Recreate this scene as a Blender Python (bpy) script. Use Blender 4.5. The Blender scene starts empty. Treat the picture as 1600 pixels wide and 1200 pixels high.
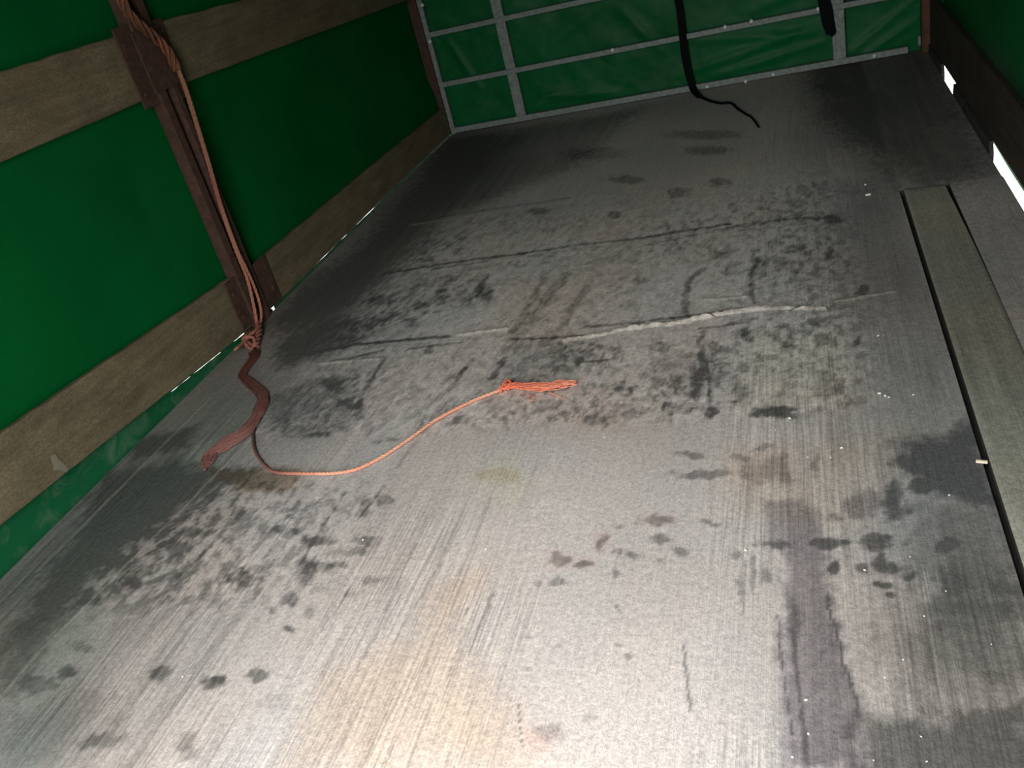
import bpy, bmesh, math, random
import numpy as np
from mathutils import Vector, Matrix

random.seed(7)
SC = bpy.context.scene
COL = SC.collection

# ------------------------------------------------------------------ camera
CR = np.array([[0.9406696613913054, 0.2486890376480782, -0.23085569235268966],
               [-0.06781664810305384, -0.5288296607630413, -0.8460142387320164],
               [-0.33247780433892654, 0.8114757867311381, -0.4805887609703821]])   # right, down, forward
CP = np.array([1.88304584, 0.0, 1.125])
FPX = 1377.2157
cam_data = bpy.data.cameras.new('camera')
cam = bpy.data.objects.new('camera', cam_data)
COL.objects.link(cam)
cam_data.sensor_fit = 'HORIZONTAL'
cam_data.sensor_width = 36.0
cam_data.lens = FPX * 36.0 / 1600.0
cam_data.clip_start = 0.01
m = Matrix.Identity(4)
for i in range(3):
    m[i][0] = CR[0][i]; m[i][1] = -CR[1][i]; m[i][2] = -CR[2][i]; m[i][3] = CP[i]
cam.matrix_world = m
SC.camera = cam

# ------------------------------------------------------------------ room size (metres)
W, L = 2.45, 4.736          # clear width of the load bed, depth of the front tarpaulin
Y0 = -0.15                  # rear edge of the bed
HT = 2.05                   # roof height
OPX0, OPX1, OPZ1 = 1.05, 1.75, 2.0      # parted rear flaps: the daylight opening behind the photographer

# ------------------------------------------------------------------ world, light, exposure
world = bpy.data.worlds.new('overcast_sky')
SC.world = world
world.use_nodes = True
bg = world.node_tree.nodes['Background']
bg.inputs['Color'].default_value = (0.98, 0.99, 1.0, 1)
# standard overcast sky: three times brighter overhead than at the horizon
_t = world.node_tree
_g = _t.nodes.new('ShaderNodeTexCoord'); _x = _t.nodes.new('ShaderNodeSeparateXYZ')
_m = _t.nodes.new('ShaderNodeMath'); _m.operation = 'MAXIMUM'; _m.inputs[1].default_value = 0.0
_k = _t.nodes.new('ShaderNodeMath'); _k.operation = 'MULTIPLY_ADD'; _k.inputs[1].default_value = 1.0; _k.inputs[2].default_value = 0.5
_t.links.new(_g.outputs['Generated'], _x.inputs[0]); _t.links.new(_x.outputs['Z'], _m.inputs[0])
_t.links.new(_m.outputs[0], _k.inputs[0]); _t.links.new(_k.outputs[0], bg.inputs['Strength'])

def portal(name, loc, sx, sy, rot):
    d = bpy.data.lights.new(name, 'AREA')
    d.shape = 'RECTANGLE'; d.size = sx; d.size_y = sy
    d.cycles.is_portal = True
    o = bpy.data.objects.new(name, d); COL.objects.link(o)
    o.location = loc; o.rotation_euler = rot
    return o
portal('opening_portal', ((OPX0 + OPX1) / 2, Y0 - 0.01, OPZ1 / 2), OPX1 - OPX0, OPZ1, (math.radians(90), 0, 0))

SC.view_settings.view_transform = 'Standard'
SC.view_settings.look = 'None'
SC.view_settings.gamma = 1.0
SC.view_settings.use_curve_mapping = False
SC.view_settings.exposure = 4.38

# ------------------------------------------------------------------ helpers
def ray(px, py):
    return CR.T @ np.array([(px - 800) / FPX, (py - 600) / FPX, 1.0])
def on_floor(px, py, z=0.0):
    d = ray(px, py); p = CP + d * (z - CP[2]) / d[2]
    return Vector(p)
def on_left(px, py, x=0.0):
    d = ray(px, py); return Vector(CP + d * (x - CP[0]) / d[0])
def on_back(px, py, y=L):
    d = ray(px, py); return Vector(CP + d * (y - CP[1]) / d[1])

def link(name, me, mat, parent=None):
    o = bpy.data.objects.new(name, me); COL.objects.link(o)
    if mat is not None:
        me.materials.append(mat)
    if parent is not None:
        o.parent = parent
    return o
def mesh_from(name, v, f, smooth=False):
    me = bpy.data.meshes.new(name); me.from_pydata(v, [], f); me.update()
    if smooth:
        me.polygons.foreach_set('use_smooth', [True] * len(me.polygons))
    return me
def tag(o, label, cat, group=None):
    o['label'] = label; o['category'] = cat
    if group: o['group'] = group
    return o
def struct(o):
    o['kind'] = 'structure'; return o
def empty(name, loc=(0, 0, 0)):
    o = bpy.data.objects.new(name, None); COL.objects.link(o); o.location = loc
    o.empty_display_size = 0.05
    return o
def put(name, v, f, mat, parent=None, smooth=False):
    """mesh given in world coordinates, parented to an Empty that only translates"""
    if parent is not None:
        off = Vector((0, 0, 0)); p = parent
        while p is not None:
            off += Vector(p.location); p = p.parent
        v = [tuple(Vector(a) - off) for a in v]
    return link(name, mesh_from(name, v, f, smooth), mat, parent)

def box_vf(x0, x1, y0, y1, z0, z1):
    v = [(x0, y0, z0), (x1, y0, z0), (x1, y1, z0), (x0, y1, z0), (x0, y0, z1), (x1, y0, z1), (x1, y1, z1), (x0, y1, z1)]
    f = [(0, 3, 2, 1), (4, 5, 6, 7), (0, 1, 5, 4), (1, 2, 6, 5), (2, 3, 7, 6), (3, 0, 4, 7)]
    return v, f
def bevel_box(x0, x1, y0, y1, z0, z1, b=0.003, seg=2):
    bm = bmesh.new(); v, f = box_vf(x0, x1, y0, y1, z0, z1)
    bv = [bm.verts.new(a) for a in v]
    for q in f: bm.faces.new([bv[i] for i in q])
    bmesh.ops.bevel(bm, geom=bm.edges[:], offset=b, segments=seg, affect='EDGES', profile=0.5)
    bm.verts.ensure_lookup_table()
    V = [tuple(a.co) for a in bm.verts]; F = [tuple(a.index for a in q.verts) for q in bm.faces]
    bm.free()
    return V, F
def merge(*parts):
    V, F = [], []
    for v, f in parts:
        n = len(V); V += list(v); F += [tuple(i + n for i in q) for q in f]
    return V, F

def spline(pts, n):
    """Catmull-Rom through pts, n samples per span"""
    P = [Vector(p) for p in pts]; P = [P[0] * 2 - P[1]] + P + [P[-1] * 2 - P[-2]]
    out = []
    for i in range(1, len(P) - 2):
        a, b, c, d = P[i - 1], P[i], P[i + 1], P[i + 2]
        for k in range(n):
            t = k / n
            out.append(0.5 * ((2 * b) + (c - a) * t + (2 * a - 5 * b + 4 * c - d) * t * t + (3 * b - a - 3 * c + d) * t ** 3))
    out.append(P[-2])
    return out
def frames(C):
    T = []
    for i in range(len(C)):
        t = C[min(i + 1, len(C) - 1)] - C[max(i - 1, 0)]
        T.append(t.normalized() if t.length > 1e-9 else Vector((0, 1, 0)))
    up = Vector((0, 0, 1)) if abs(T[0].z) < 0.9 else Vector((1, 0, 0))
    n = (up - T[0] * up.dot(T[0])).normalized(); N = [n]
    for i in range(1, len(C)):
        n = N[-1] - T[i] * N[-1].dot(T[i])
        N.append(n.normalized() if n.length > 1e-6 else N[-1])
    return T, N
def tube(C, r, k=6):
    """tube along points C, r a number or a function of t"""
    T, N = frames(C); V, F = [], []
    for i, c in enumerate(C):
        t = i / (len(C) - 1); rr = r(t) if callable(r) else r
        b = T[i].cross(N[i])
        for j in range(k):
            a = 2 * math.pi * j / k
            V.append(tuple(c + (N[i] * math.cos(a) + b * math.sin(a)) * rr))
    for i in range(len(C) - 1):
        for j in range(k):
            a, b2 = i * k + j, i * k + (j + 1) % k
            F.append((a, b2, b2 + k, a + k))
    F.append(tuple(range(k - 1, -1, -1))); F.append(tuple(range((len(C) - 1) * k, len(C) * k)))
    return V, F
def rope(C, R, r, strands=3, pitch=0.03, k=6, phase=0.0):
    """twisted strands around the centre line C"""
    T, N = frames(C); s = [0.0]
    for i in range(1, len(C)): s.append(s[-1] + (C[i] - C[i - 1]).length)
    parts = []
    for q in range(strands):
        P = []
        for i, c in enumerate(C):
            a = 2 * math.pi * (s[i] / pitch + q / strands) + phase
            P.append(c + (N[i] * math.cos(a) + T[i].cross(N[i]) * math.sin(a)) * R)
        parts.append(tube(P, r, k))
    return merge(*parts)

# ------------------------------------------------------------------ materials
def nodes_of(name):
    mt = bpy.data.materials.new(name); mt.use_nodes = True
    nt = mt.node_tree; b = nt.nodes['Principled BSDF']
    return mt, nt, b
def noise_node(nt, scale, detail=4, rough=0.55, vec=None, dist=0.0):
    n = nt.nodes.new('ShaderNodeTexNoise'); n.inputs['Scale'].default_value = scale
    n.inputs['Detail'].default_value = detail; n.inputs['Roughness'].default_value = rough
    n.inputs['Distortion'].default_value = dist
    if vec is not None: nt.links.new(vec, n.inputs['Vector'])
    return n
def ramp_node(nt, fac, stops):
    r = nt.nodes.new('ShaderNodeValToRGB'); nt.links.new(fac, r.inputs['Fac'])
    e = r.color_ramp.elements
    while len(e) < len(stops): e.new(0.5)
    for i, (p, c) in enumerate(stops):
        e[i].position = p; e[i].color = (*c, 1)
    return r
def mapping(nt, scale, coord='Object'):
    t = nt.nodes.new('ShaderNodeTexCoord'); mp = nt.nodes.new('ShaderNodeMapping')
    mp.inputs['Scale'].default_value = scale
    nt.links.new(t.outputs[coord], mp.inputs['Vector'])
    return mp.outputs['Vector']
def geo_pos(nt, scale):
    g = nt.nodes.new('ShaderNodeNewGeometry'); mp = nt.nodes.new('ShaderNodeMapping')
    mp.inputs['Scale'].default_value = scale
    nt.links.new(g.outputs['Position'], mp.inputs['Vector'])
    return mp.outputs['Vector']
def mixc(nt, a, b, fac, mode='MIX'):
    mx = nt.nodes.new('ShaderNodeMix'); mx.data_type = 'RGBA'; mx.blend_type = mode
    for sock, val in ((mx.inputs[6], a), (mx.inputs[7], b), (mx.inputs[0], fac)):
        if hasattr(val, 'links'): nt.links.new(val, sock)
        elif isinstance(val, (int, float)): sock.default_value = val
        else: sock.default_value = (*val, 1)
    return mx.outputs[2]
def bump(nt, b, h, strength, dist):
    n = nt.nodes.new('ShaderNodeBump'); n.inputs['Strength'].default_value = strength
    n.inputs['Distance'].default_value = dist
    nt.links.new(h, n.inputs['Height']); nt.links.new(n.outputs['Normal'], b.inputs['Normal'])

def mat_floor():
    mt, nt, b = nodes_of('dirty_floor')
    at = nt.nodes.new('ShaderNodeAttribute'); at.attribute_name = 'dirt'
    g = noise_node(nt, 1.0, 5, 0.7, geo_pos(nt, (230, 170, 230)))
    s = noise_node(nt, 1.0, 3, 0.6, geo_pos(nt, (170, 4.5, 60)), 0.5)
    p = noise_node(nt, 1.0, 3, 0.6, geo_pos(nt, (90, 90, 90)))
    gr = ramp_node(nt, g.outputs['Fac'], [(0.3, (0.72, 0.72, 0.73)), (0.68, (1.22, 1.215, 1.20))])
    sr = ramp_node(nt, s.outputs['Fac'], [(0.36, (0.70, 0.70, 0.71)), (0.58, (1.12, 1.12, 1.11))])
    pr = ramp_node(nt, p.outputs['Fac'], [(0.35, (0.84, 0.84, 0.85)), (0.62, (1.1, 1.1, 1.09))])
    c = mixc(nt, at.outputs['Color'], gr.outputs['Color'], 0.8, 'MULTIPLY')
    c = mixc(nt, c, sr.outputs['Color'], at.outputs['Alpha'], 'MULTIPLY')
    c = mixc(nt, c, pr.outputs['Color'], 1.0, 'MULTIPLY')
    nt.links.new(c, b.inputs['Base Color'])
    b.inputs['Roughness'].default_value = 0.9
    b.inputs['Specular IOR Level'].default_value = 0.12
    add = nt.nodes.new('ShaderNodeMath'); add.operation = 'ADD'
    nt.links.new(g.outputs['Fac'], add.inputs[0]); nt.links.new(s.outputs['Fac'], add.inputs[1])
    bump(nt, b, add.outputs[0], 0.5, 0.004)
    return mt

def mat_tarp(name, col, dark, rough=0.5, spec=0.3, transl=0.0, dust=0.0):
    mt, nt, b = nodes_of(name)
    n = noise_node(nt, 1.0, 4, 0.6, geo_pos(nt, (2.3, 2.3, 2.3)))
    r = ramp_node(nt, n.outputs['Fac'], [(0.3, dark), (0.7, col)])
    w = noise_node(nt, 1.0, 2, 0.5, geo_pos(nt, (420, 420, 420)))
    wr = ramp_node(nt, w.outputs['Fac'], [(0.3, (0.82, 0.82, 0.82)), (0.7, (1.12, 1.12, 1.12))])
    c = mixc(nt, r.outputs['Color'], wr.outputs['Color'], 1.0, 'MULTIPLY')
    if dust > 0:
        d = noise_node(nt, 1.0, 6, 0.65, geo_pos(nt, (7, 7, 11)), 1.2)
        dr = ramp_node(nt, d.outputs['Fac'], [(0.5, (0, 0, 0)), (0.75, (dust, dust, dust))])
        c = mixc(nt, c, (0.26, 0.30, 0.24), dr.outputs['Color'])
    nt.links.new(c, b.inputs['Base Color'])
    b.inputs['Roughness'].default_value = rough
    b.inputs['Specular IOR Level'].default_value = spec
    bump(nt, b, w.outputs['Fac'], 0.15, 0.001)
    if transl > 0:
        tr = nt.nodes.new('ShaderNodeBsdfTranslucent'); nt.links.new(c, tr.inputs['Color'])
        mx = nt.nodes.new('ShaderNodeMixShader'); mx.inputs[0].default_value = transl
        out = nt.nodes['Material Output']
        nt.links.new(b.outputs[0], mx.inputs[1]); nt.links.new(tr.outputs[0], mx.inputs[2])
        nt.links.new(mx.outputs[0], out.inputs['Surface'])
    return mt

def mat_wood(name, a, c2, axis='y', seed=0.0):
    mt, nt, b = nodes_of(name)
    sc = {'y': (60, 2.2, 60), 'z': (60, 60, 2.2)}[axis]
    n = noise_node(nt, 1.0, 6, 0.62, geo_pos(nt, sc), 0.6)
    n.noise_dimensions = '4D'; n.inputs['W'].default_value = seed
    r = ramp_node(nt, n.outputs['Fac'], [(0.3, a), (0.7, c2)])
    st = noise_node(nt, 1.0, 5, 0.6, geo_pos(nt, (9, 6, 14)))
    sr = ramp_node(nt, st.outputs['Fac'], [(0.3, (0.68, 0.68, 0.66)), (0.72, (1.2, 1.18, 1.12))])
    sp = noise_node(nt, 1.0, 2, 0.5, geo_pos(nt, (260, 120, 260)))
    spr = ramp_node(nt, sp.outputs['Fac'], [(0.3, (0.75, 0.75, 0.75)), (0.7, (1.2, 1.2, 1.2))])
    c = mixc(nt, r.outputs['Color'], sr.outputs['Color'], 1.0, 'MULTIPLY')
    c = mixc(nt, c, spr.outputs['Color'], 1.0, 'MULTIPLY')
    nt.links.new(c, b.inputs['Base Color'])
    b.inputs['Roughness'].default_value = 0.85; b.inputs['Specular IOR Level'].default_value = 0.2
    bump(nt, b, n.outputs['Fac'], 0.4, 0.002)
    return mt

def mat_noise(name, a, c2, scale=40, rough=0.7, metal=0.0, spec=0.3, b_s=0.3, b_d=0.001):
    mt, nt, b = nodes_of(name)
    n = noise_node(nt, 1.0, 6, 0.65, geo_pos(nt, (scale,) * 3))
    r = ramp_node(nt, n.outputs['Fac'], [(0.32, a), (0.68, c2)])
    nt.links.new(r.outputs['Color'], b.inputs['Base Color'])
    b.inputs['Roughness'].default_value = rough; b.inputs['Metallic'].default_value = metal
    b.inputs['Specular IOR Level'].default_value = spec
    bump(nt, b, n.outputs['Fac'], b_s, b_d)
    return mt

def mat_cord(name):
    """rope whose colour varies along its length (attribute 'dye')"""
    mt, nt, b = nodes_of(name)
    at = nt.nodes.new('ShaderNodeAttribute'); at.attribute_name = 'dye'
    n = noise_node(nt, 1.0, 4, 0.6, geo_pos(nt, (350,) * 3))
    r = ramp_node(nt, n.outputs['Fac'], [(0.3, (0.6, 0.6, 0.6)), (0.7, (1.25, 1.25, 1.25))])
    c = mixc(nt, at.outputs['Color'], r.outputs['Color'], 1.0, 'MULTIPLY')
    nt.links.new(c, b.inputs['Base Color'])
    b.inputs['Roughness'].default_value = 0.75; b.inputs['Specular IOR Level'].default_value = 0.2
    return mt

M = {}
M['floor'] = mat_floor()
M['tarp'] = mat_tarp('green_tarpaulin', (0.001, 0.105, 0.022), (0.0008, 0.08, 0.016), 0.65, 0.06, 0.001)
M['tarp_back'] = mat_tarp('green_tarpaulin_front', (0.0015, 0.105, 0.027), (0.001, 0.075, 0.018), 0.48, 0.14, 0.002, 0.08)
M['flap'] = mat_tarp('green_tarpaulin_flap', (0.004, 0.10, 0.035), (0.003, 0.08, 0.026), 0.65, 0.15, 0.012, 0.25)
M['wood'] = mat_wood('weathered_board', (0.135, 0.105, 0.064), (0.185, 0.148, 0.094), 'y', 0.0)
M['wood_dark'] = mat_wood('dark_board', (0.03, 0.023, 0.015), (0.05, 0.038, 0.025), 'y', 3.1)
M['wood_post'] = mat_wood('brown_post', (0.07, 0.038, 0.02), (0.15, 0.085, 0.05), 'z', 5.0)
M['rust'] = mat_noise('rusted_steel', (0.045, 0.022, 0.015), (0.09, 0.046, 0.033), 45, 0.8)
M['galv'] = mat_noise('galvanised_steel', (0.12, 0.145, 0.132), (0.26, 0.29, 0.27), 60, 0.5, 0.0, 0.5, 0.2)
M['bolt'] = mat_noise('zinc_bolt', (0.5, 0.52, 0.5), (0.7, 0.72, 0.7), 200, 0.35, 0.0, 0.6, 0.1)
M['black'] = mat_noise('black_webbing', (0.003, 0.004, 0.0035), (0.008, 0.010, 0.009), 300, 0.8, 0, 0.05)
M['cord'] = mat_cord('dyed_cord')
M['chip'] = mat_noise('white_chip', (0.7, 0.66, 0.56), (0.9, 0.87, 0.8), 150, 0.7)
M['stick'] = mat_noise('pale_wood', (0.62, 0.5, 0.36), (0.85, 0.75, 0.6), 150, 0.8)
M['ground'] = mat_noise('concrete_yard', (0.10, 0.098, 0.092), (0.15, 0.145, 0.137), 3, 0.9)
M['under'] = mat_noise('chassis_steel', (0.02, 0.02, 0.02), (0.05, 0.045, 0.04), 20, 0.8)

# ------------------------------------------------------------------ numpy noise for the dirt on the floor
def _hash(ix, iy, seed):
    h = (ix.astype(np.int64) * 374761393 + iy.astype(np.int64) * 668265263 + seed * 1442695041) & 0xFFFFFFFF
    h = ((h ^ (h >> 13)) * 1274126177) & 0xFFFFFFFF
    h = h ^ (h >> 16)
    return (h & 0xFFFF) / 65535.0
def vnoise(x, y, seed):
    ix = np.floor(x); iy = np.floor(y); fx = x - ix; fy = y - iy
    fx = fx * fx * fx * (fx * (fx * 6 - 15) + 10); fy = fy * fy * fy * (fy * (fy * 6 - 15) + 10)
    a = _hash(ix, iy, seed); b = _hash(ix + 1, iy, seed); c = _hash(ix, iy + 1, seed); d = _hash(ix + 1, iy + 1, seed)
    return (a * (1 - fx) + b * fx) * (1 - fy) + (c * (1 - fx) + d * fx) * fy
def fbm(x, y, seed, o=4, g=0.5):
    s = np.zeros_like(x); a = 1.0; t = 0.0
    for i in range(o):
        s += a * vnoise(x * 2 ** i + 17.3 * i, y * 2 ** i - 9.1 * i, seed + i); t += a; a *= g
    return s / t
def sstep(a, b, x):
    t = np.clip((x - a) / (b - a), 0, 1); return t * t * (3 - 2 * t)

def seg_dist(X, Y, P):
    """distance to polyline and parameter along it"""
    best = np.full(X.shape, 1e9)
    for (ax, ay), (bx, by) in zip(P[:-1], P[1:]):
        dx, dy = bx - ax, by - ay; l2 = dx * dx + dy * dy + 1e-12
        t = np.clip(((X - ax) * dx + (Y - ay) * dy) / l2, 0, 1)
        best = np.minimum(best, np.hypot(X - ax - t * dx, Y - ay - t * dy))
    return best
def poly_sd(X, Y, P):
    d = seg_dist(X, Y, P + [P[0]]); ins = np.zeros(X.shape, bool)
    n = len(P)
    for i in range(n):
        (x0, y0), (x1, y1) = P[i], P[(i + 1) % n]
        c = ((y0 > Y) != (y1 > Y)) & (X < (x1 - x0) * (Y - y0) / (y1 - y0 + 1e-12) + x0)
        ins ^= c
    return np.where(ins, -d, d)
def fpts(pts):
    return [tuple(on_floor(*p)[:2]) for p in pts]
# stains and other tones on the floor: (kind, outline points, size, change of dust, tint) -- outlines are turned into metres on the floor
DARK_BLOBS = [  # x, y, half width, half height, strength
    (1300, 850, 34, 10, .6), (1366, 852, 30, 13, .55), (1305, 887, 12, 11, .75), (1347, 890, 12, 8, .6), (1384, 884, 20, 12, .65),
    (1375, 913, 17, 9, .75), (1422, 896, 15, 7, .6), (1480, 850, 17, 13, .5), (1390, 935, 11, 6, .5), (1300, 806, 14, 5, .4),
    (1440, 762, 26, 12, .5), (1350, 790, 30, 22, .35), (1400, 800, 26, 16, .4), (1395, 765, 18, 22, .5), (1415, 725, 22, 12, .5), (1460, 740, 14, 26, .6),
    (1215, 645, 32, 10, .95), (1185, 648, 14, 9, .8), (930, 655, 20, 10, .5), (1040, 640, 10, 14, .6), (1110, 643, 12, 9, .65), (985, 648, 16, 8, .4),
    (1155, 612, 16, 12, .5), (1085, 610, 9, 22, .6), (1095, 560, 8, 50, .55), (1065, 640, 18, 7, .5), (1150, 630, 12, 5, .5),
    (870, 872, 22, 8, .55), (912, 880, 19, 7, .6), (937, 847, 10, 12, .5), (1025, 812, 30, 10, .5), (875, 905, 15, 8, .5),
    (985, 871, 15, 10, .55), (1035, 843, 19, 8, .55), (1062, 860, 13, 8, .45), (968, 822, 6, 4, .5), (962, 865, 8, 4, .4), (1105, 818, 16, 6, .5),
    (968, 1012, 9, 6, .4), (985, 1030, 7, 6, .4), (875, 1012, 9, 5, .4), (926, 1115, 12, 9, .3), (965, 955, 5, 9, .4), (840, 908, 6, 8, .3),
    (1030, 880, 7, 6, .4), (960, 895, 8, 7, .4), (855, 1145, 20, 15, .35), (830, 988, 8, 5, .25), (820, 1050, 10, 5, .2),
    (210, 910, 14, 9, .6), (382, 905, 30, 12, .6), (410, 890, 22, 8, .5), (332, 1066, 20, 12, .6), (250, 1052, 16, 12, .55), (105, 1052, 14, 12, .5), (340, 1062, 12, 8, .5),
    (448, 985, 12, 8, .6), (408, 1050, 20, 11, .6), (455, 935, 14, 9, .6), (478, 885, 18, 22, .5), (500, 880, 22, 9, .45), (280, 855, 26, 10, .5),
    (235, 835, 30, 10, .5), (300, 830, 24, 8, .45), (180, 880, 26, 14, .5), (140, 930, 24, 16, .4), (440, 830, 34, 10, .45), (500, 845, 30, 8, .45),
    (575, 848, 22, 9, .5), (535, 880, 14, 6, .5), (560, 862, 24, 7, .4), (585, 905, 22, 7, .4), (480, 960, 8, 12, .4), (545, 930, 10, 6, .4),
    (290, 1160, 24, 18, .4), (300, 1180, 16, 12, .4), (130, 1010, 24, 10, .25), (430, 950, 6, 5, .4), (600, 780, 16, 9, .4), (570, 795, 10, 18, .4),
    (160, 1160, 40, 14, .35), (60, 1070, 30, 14, .3), (420, 1100, 40, 12, .15),
    (1348, 455, 9, 6, 1.0), (1340, 532, 6, 10, .7), (1300, 342, 16, 8, .6), (1297, 395, 7, 10, .5), (1235, 538, 11, 6, .5), (1160, 520, 14, 9, .5), (1175, 530, 12, 6, .4),
    (865, 655, 12, 6, .5), (612, 685, 10, 5, .5), (720, 655, 14, 8, .45), (670, 545, 9, 6, .7), (590, 690, 8, 5, .4), (970, 610, 22, 6, .4),
    (1030, 540, 20, 10, .4), (950, 545, 26, 6, .4), (905, 560, 10, 8, .5), (520, 600, 22, 14, .4), (545, 630, 20, 10, .5), (500, 680, 20, 5, .5), (560, 640, 10, 16, .4),
    (655, 480, 16, 10, .5), (690, 460, 10, 16, .5), (640, 505, 14, 6, .5), (760, 460, 10, 18, .6), (600, 470, 26, 10, .35), (735, 465, 6, 10, .6), (700, 435, 16, 6, .4),
    (1345, 148, 20, 6, .8), (1300, 135, 24, 6, .5), (1060, 300, 20, 8, .4), (1125, 285, 18, 8, .45), (1105, 235, 40, 8, .45), (980, 280, 30, 6, .45), (1100, 210, 60, 8, .4),
    (930, 240, 50, 10, .3), (840, 330, 20, 6, .35), (960, 335, 14, 6, .4), (1210, 380, 16, 7, .4), (1120, 400, 14, 8, .35), (1000, 440, 14, 8, .4),
    (1240, 970, 16, 30, .25), (1195, 905, 10, 14, .4), (1205, 850, 26, 7, .45), (1150, 870, 10, 8, .4), (1155, 920, 5, 26, .4), (1175, 900, 5, 30, .35),
    (1080, 712, 28, 5, .5), (1160, 715, 16, 5, .4), (1100, 740, 54, 8, .5), (1205, 735, 40, 24, .35), (1275, 725, 8, 22, .4), (1190, 700, 14, 5, .4),
]
DARK_STROKES = [  # points, width in pixels, strength
    ([(855, 425), (830, 470), (800, 520)], 14, .38), ([(885, 430), (862, 455), (845, 478)], 18, .42), ([(918, 448), (895, 480), (868, 528)], 14, .38), ([(835, 490), (808, 525)], 24, .3),
    ([(760, 430), (745, 462)], 9, .5), ([(1100, 420), (1075, 440), (1070, 475), (1075, 500)], 12, .6), ([(1185, 408), (1172, 430), (1178, 472)], 8, .6), ([(1185, 405), (1195, 412)], 12, .5),
    ([(600, 428), (690, 413), (740, 405), (820, 396)], 7, .75), ([(820, 396), (900, 383), (1000, 372)], 7, .6), ([(1000, 372), (1060, 362), (1140, 350)], 8, .75), ([(1140, 355), (1230, 342), (1310, 340)], 12, .5),
    ([(680, 420), (760, 408)], 6, .5), ([(1000, 385), (1130, 358)], 6, .4),
    ([(460, 556), (560, 538), (640, 530), (700, 526)], 9, .75), ([(520, 565), (600, 548)], 8, .5), ([(640, 545), (720, 535)], 7, .5), ([(800, 530), (870, 528), (930, 524)], 7, .6),
    ([(915, 510), (985, 505), (1050, 497)], 9, .6), ([(1050, 497), (1100, 490), (1170, 480)], 9, .7), ([(1140, 505), (1180, 497)], 12, .45), ([(1085, 515), (1170, 503)], 8, .4),
    ([(640, 347), (760, 328), (890, 309)], 4, .35), ([(1290, 930), (1310, 1000), (1340, 1105)], 5, .8), ([(1068, 1005), (1078, 1110)], 6, .6), ([(1105, 560), (1108, 640)], 7, .4),
    ([(905, 565), (960, 562)], 7, .5), ([(600, 560), (570, 610), (555, 640)], 8, .5), ([(740, 560), (700, 610)], 9, .5), ([(790, 560), (770, 590)], 14, .5), ([(730, 575), (690, 600)], 10, .4),
    ([(540, 770), (500, 830), (470, 880)], 6, .4), ([(600, 760), (560, 810)], 6, .35), ([(650, 850), (600, 960)], 4, .35), ([(690, 880), (610, 1010)], 3, .3), ([(650, 690), (620, 730)], 8, .3),
    ([(420, 900), (300, 1060), (200, 1200)], 16, .22), ([(340, 930), (220, 1080)], 8, .2), ([(770, 930), (735, 1020)], 8, .35), ([(730, 950), (700, 1060)], 3, .4), ([(810, 1100), (818, 1170)], 3, .6),
    ([(380, 800), (280, 900)], 10, .3), ([(640, 910), (560, 1040)], 3, .3), ([(560, 900), (500, 990)], 3, .3), ([(1240, 980), (1260, 1200)], 8, .3), ([(1215, 960), (1235, 1150)], 5, .35), ([(1165, 880), (1160, 960)], 4, .35),
]
LIGHT_STROKES = [  # points, width in pixels, ridge height (m): crumbs of dried mud along the sheet joints
    ([(720, 522), (790, 514)], 5, .004), ([(500, 568), (600, 560)], 6, .002), ([(880, 534), (985, 513), (1050, 506), (1130, 490), (1205, 480), (1290, 483)], 5, .007), ([(985, 513), (1130, 490), (1200, 481)], 6, .004),
    ([(1100, 468), (1170, 463)], 6, .002), ([(1310, 470), (1400, 455)], 6, .002), ([(640, 352), (760, 333), (890, 314)], 5, .001), ([(740, 412), (900, 392), (1000, 380)], 5, .001), ([(1130, 365), (1260, 352)], 5, .001),
    ([(0, 1090), (60, 1020), (300, 780), (420, 655)], 4, .001), ([(330, 620), (190, 760), (60, 890)], 4, .001), ([(830, 505), (790, 530)], 4, .001), ([(580, 640), (620, 570)], 6, .001), ([(740, 640), (700, 680)], 4, .001),
    ([(1020, 560), (1010, 610)], 8, .001),
]
DARK_AREAS = [  # outline, softness (m), strength
    ([(1195, 785), (1240, 780), (1275, 800), (1287, 860), (1300, 950), (1332, 1060), (1345, 1110), (1345, 1200), (1220, 1200), (1222, 1000), (1228, 880), (1192, 818)], .018, .44),
    ([(1405, 690), (1480, 682), (1530, 650), (1548, 730), (1562, 790), (1470, 775), (1412, 718)], .03, .6),
    ([(1335, 1112), (1420, 1128), (1520, 1118), (1600, 1095), (1600, 1215), (1335, 1215)], .02, .5),
    ([(165, 742), (280, 722), (370, 742), (300, 790), (190, 860), (70, 960), (60, 930), (130, 820)], .06, .5),
    ([(0, 1000), (70, 930), (110, 960), (40, 1060), (0, 1090)], .05, .4),
    ([(330, 735), (470, 735), (460, 765), (380, 770)], .02, .5),
    ([(420, 500), (620, 330), (700, 220), (1000, 170), (900, 260), (700, 340), (560, 480), (480, 540)], .10, .45),  # broad darker band along the left wall and front end
    ([(430, 540), (520, 500), (620, 490), (560, 540), (440, 575)], .04, .5),
    ([(200, 690), (300, 670), (290, 700), (210, 715)], .03, .45),
    ([(420, 620), (500, 590), (560, 600), (540, 670), (470, 690), (425, 670)], .02, .30),
    ([(1380, 1000), (1500, 900), (1600, 930), (1600, 1060), (1450, 1100)], .06, .3),
    ([(1440, 800), (1580, 800), (1600, 930), (1480, 960), (1420, 880)], .06, .3),
    ([(1020, 560), (1130, 540), (1150, 610), (1030, 620)], .04, .35),
    ([(800, 525), (930, 530), (880, 600), (760, 600)], .04, .35),
    ([(1240, 60), (1460, 60), (1560, 260), (1440, 300), (1280, 180)], .1, .45),  # broad darker area in the far right corner
    ([(0, 1130), (120, 1060), (190, 1130), (90, 1210), (0, 1210)], .06, .25),
]
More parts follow.
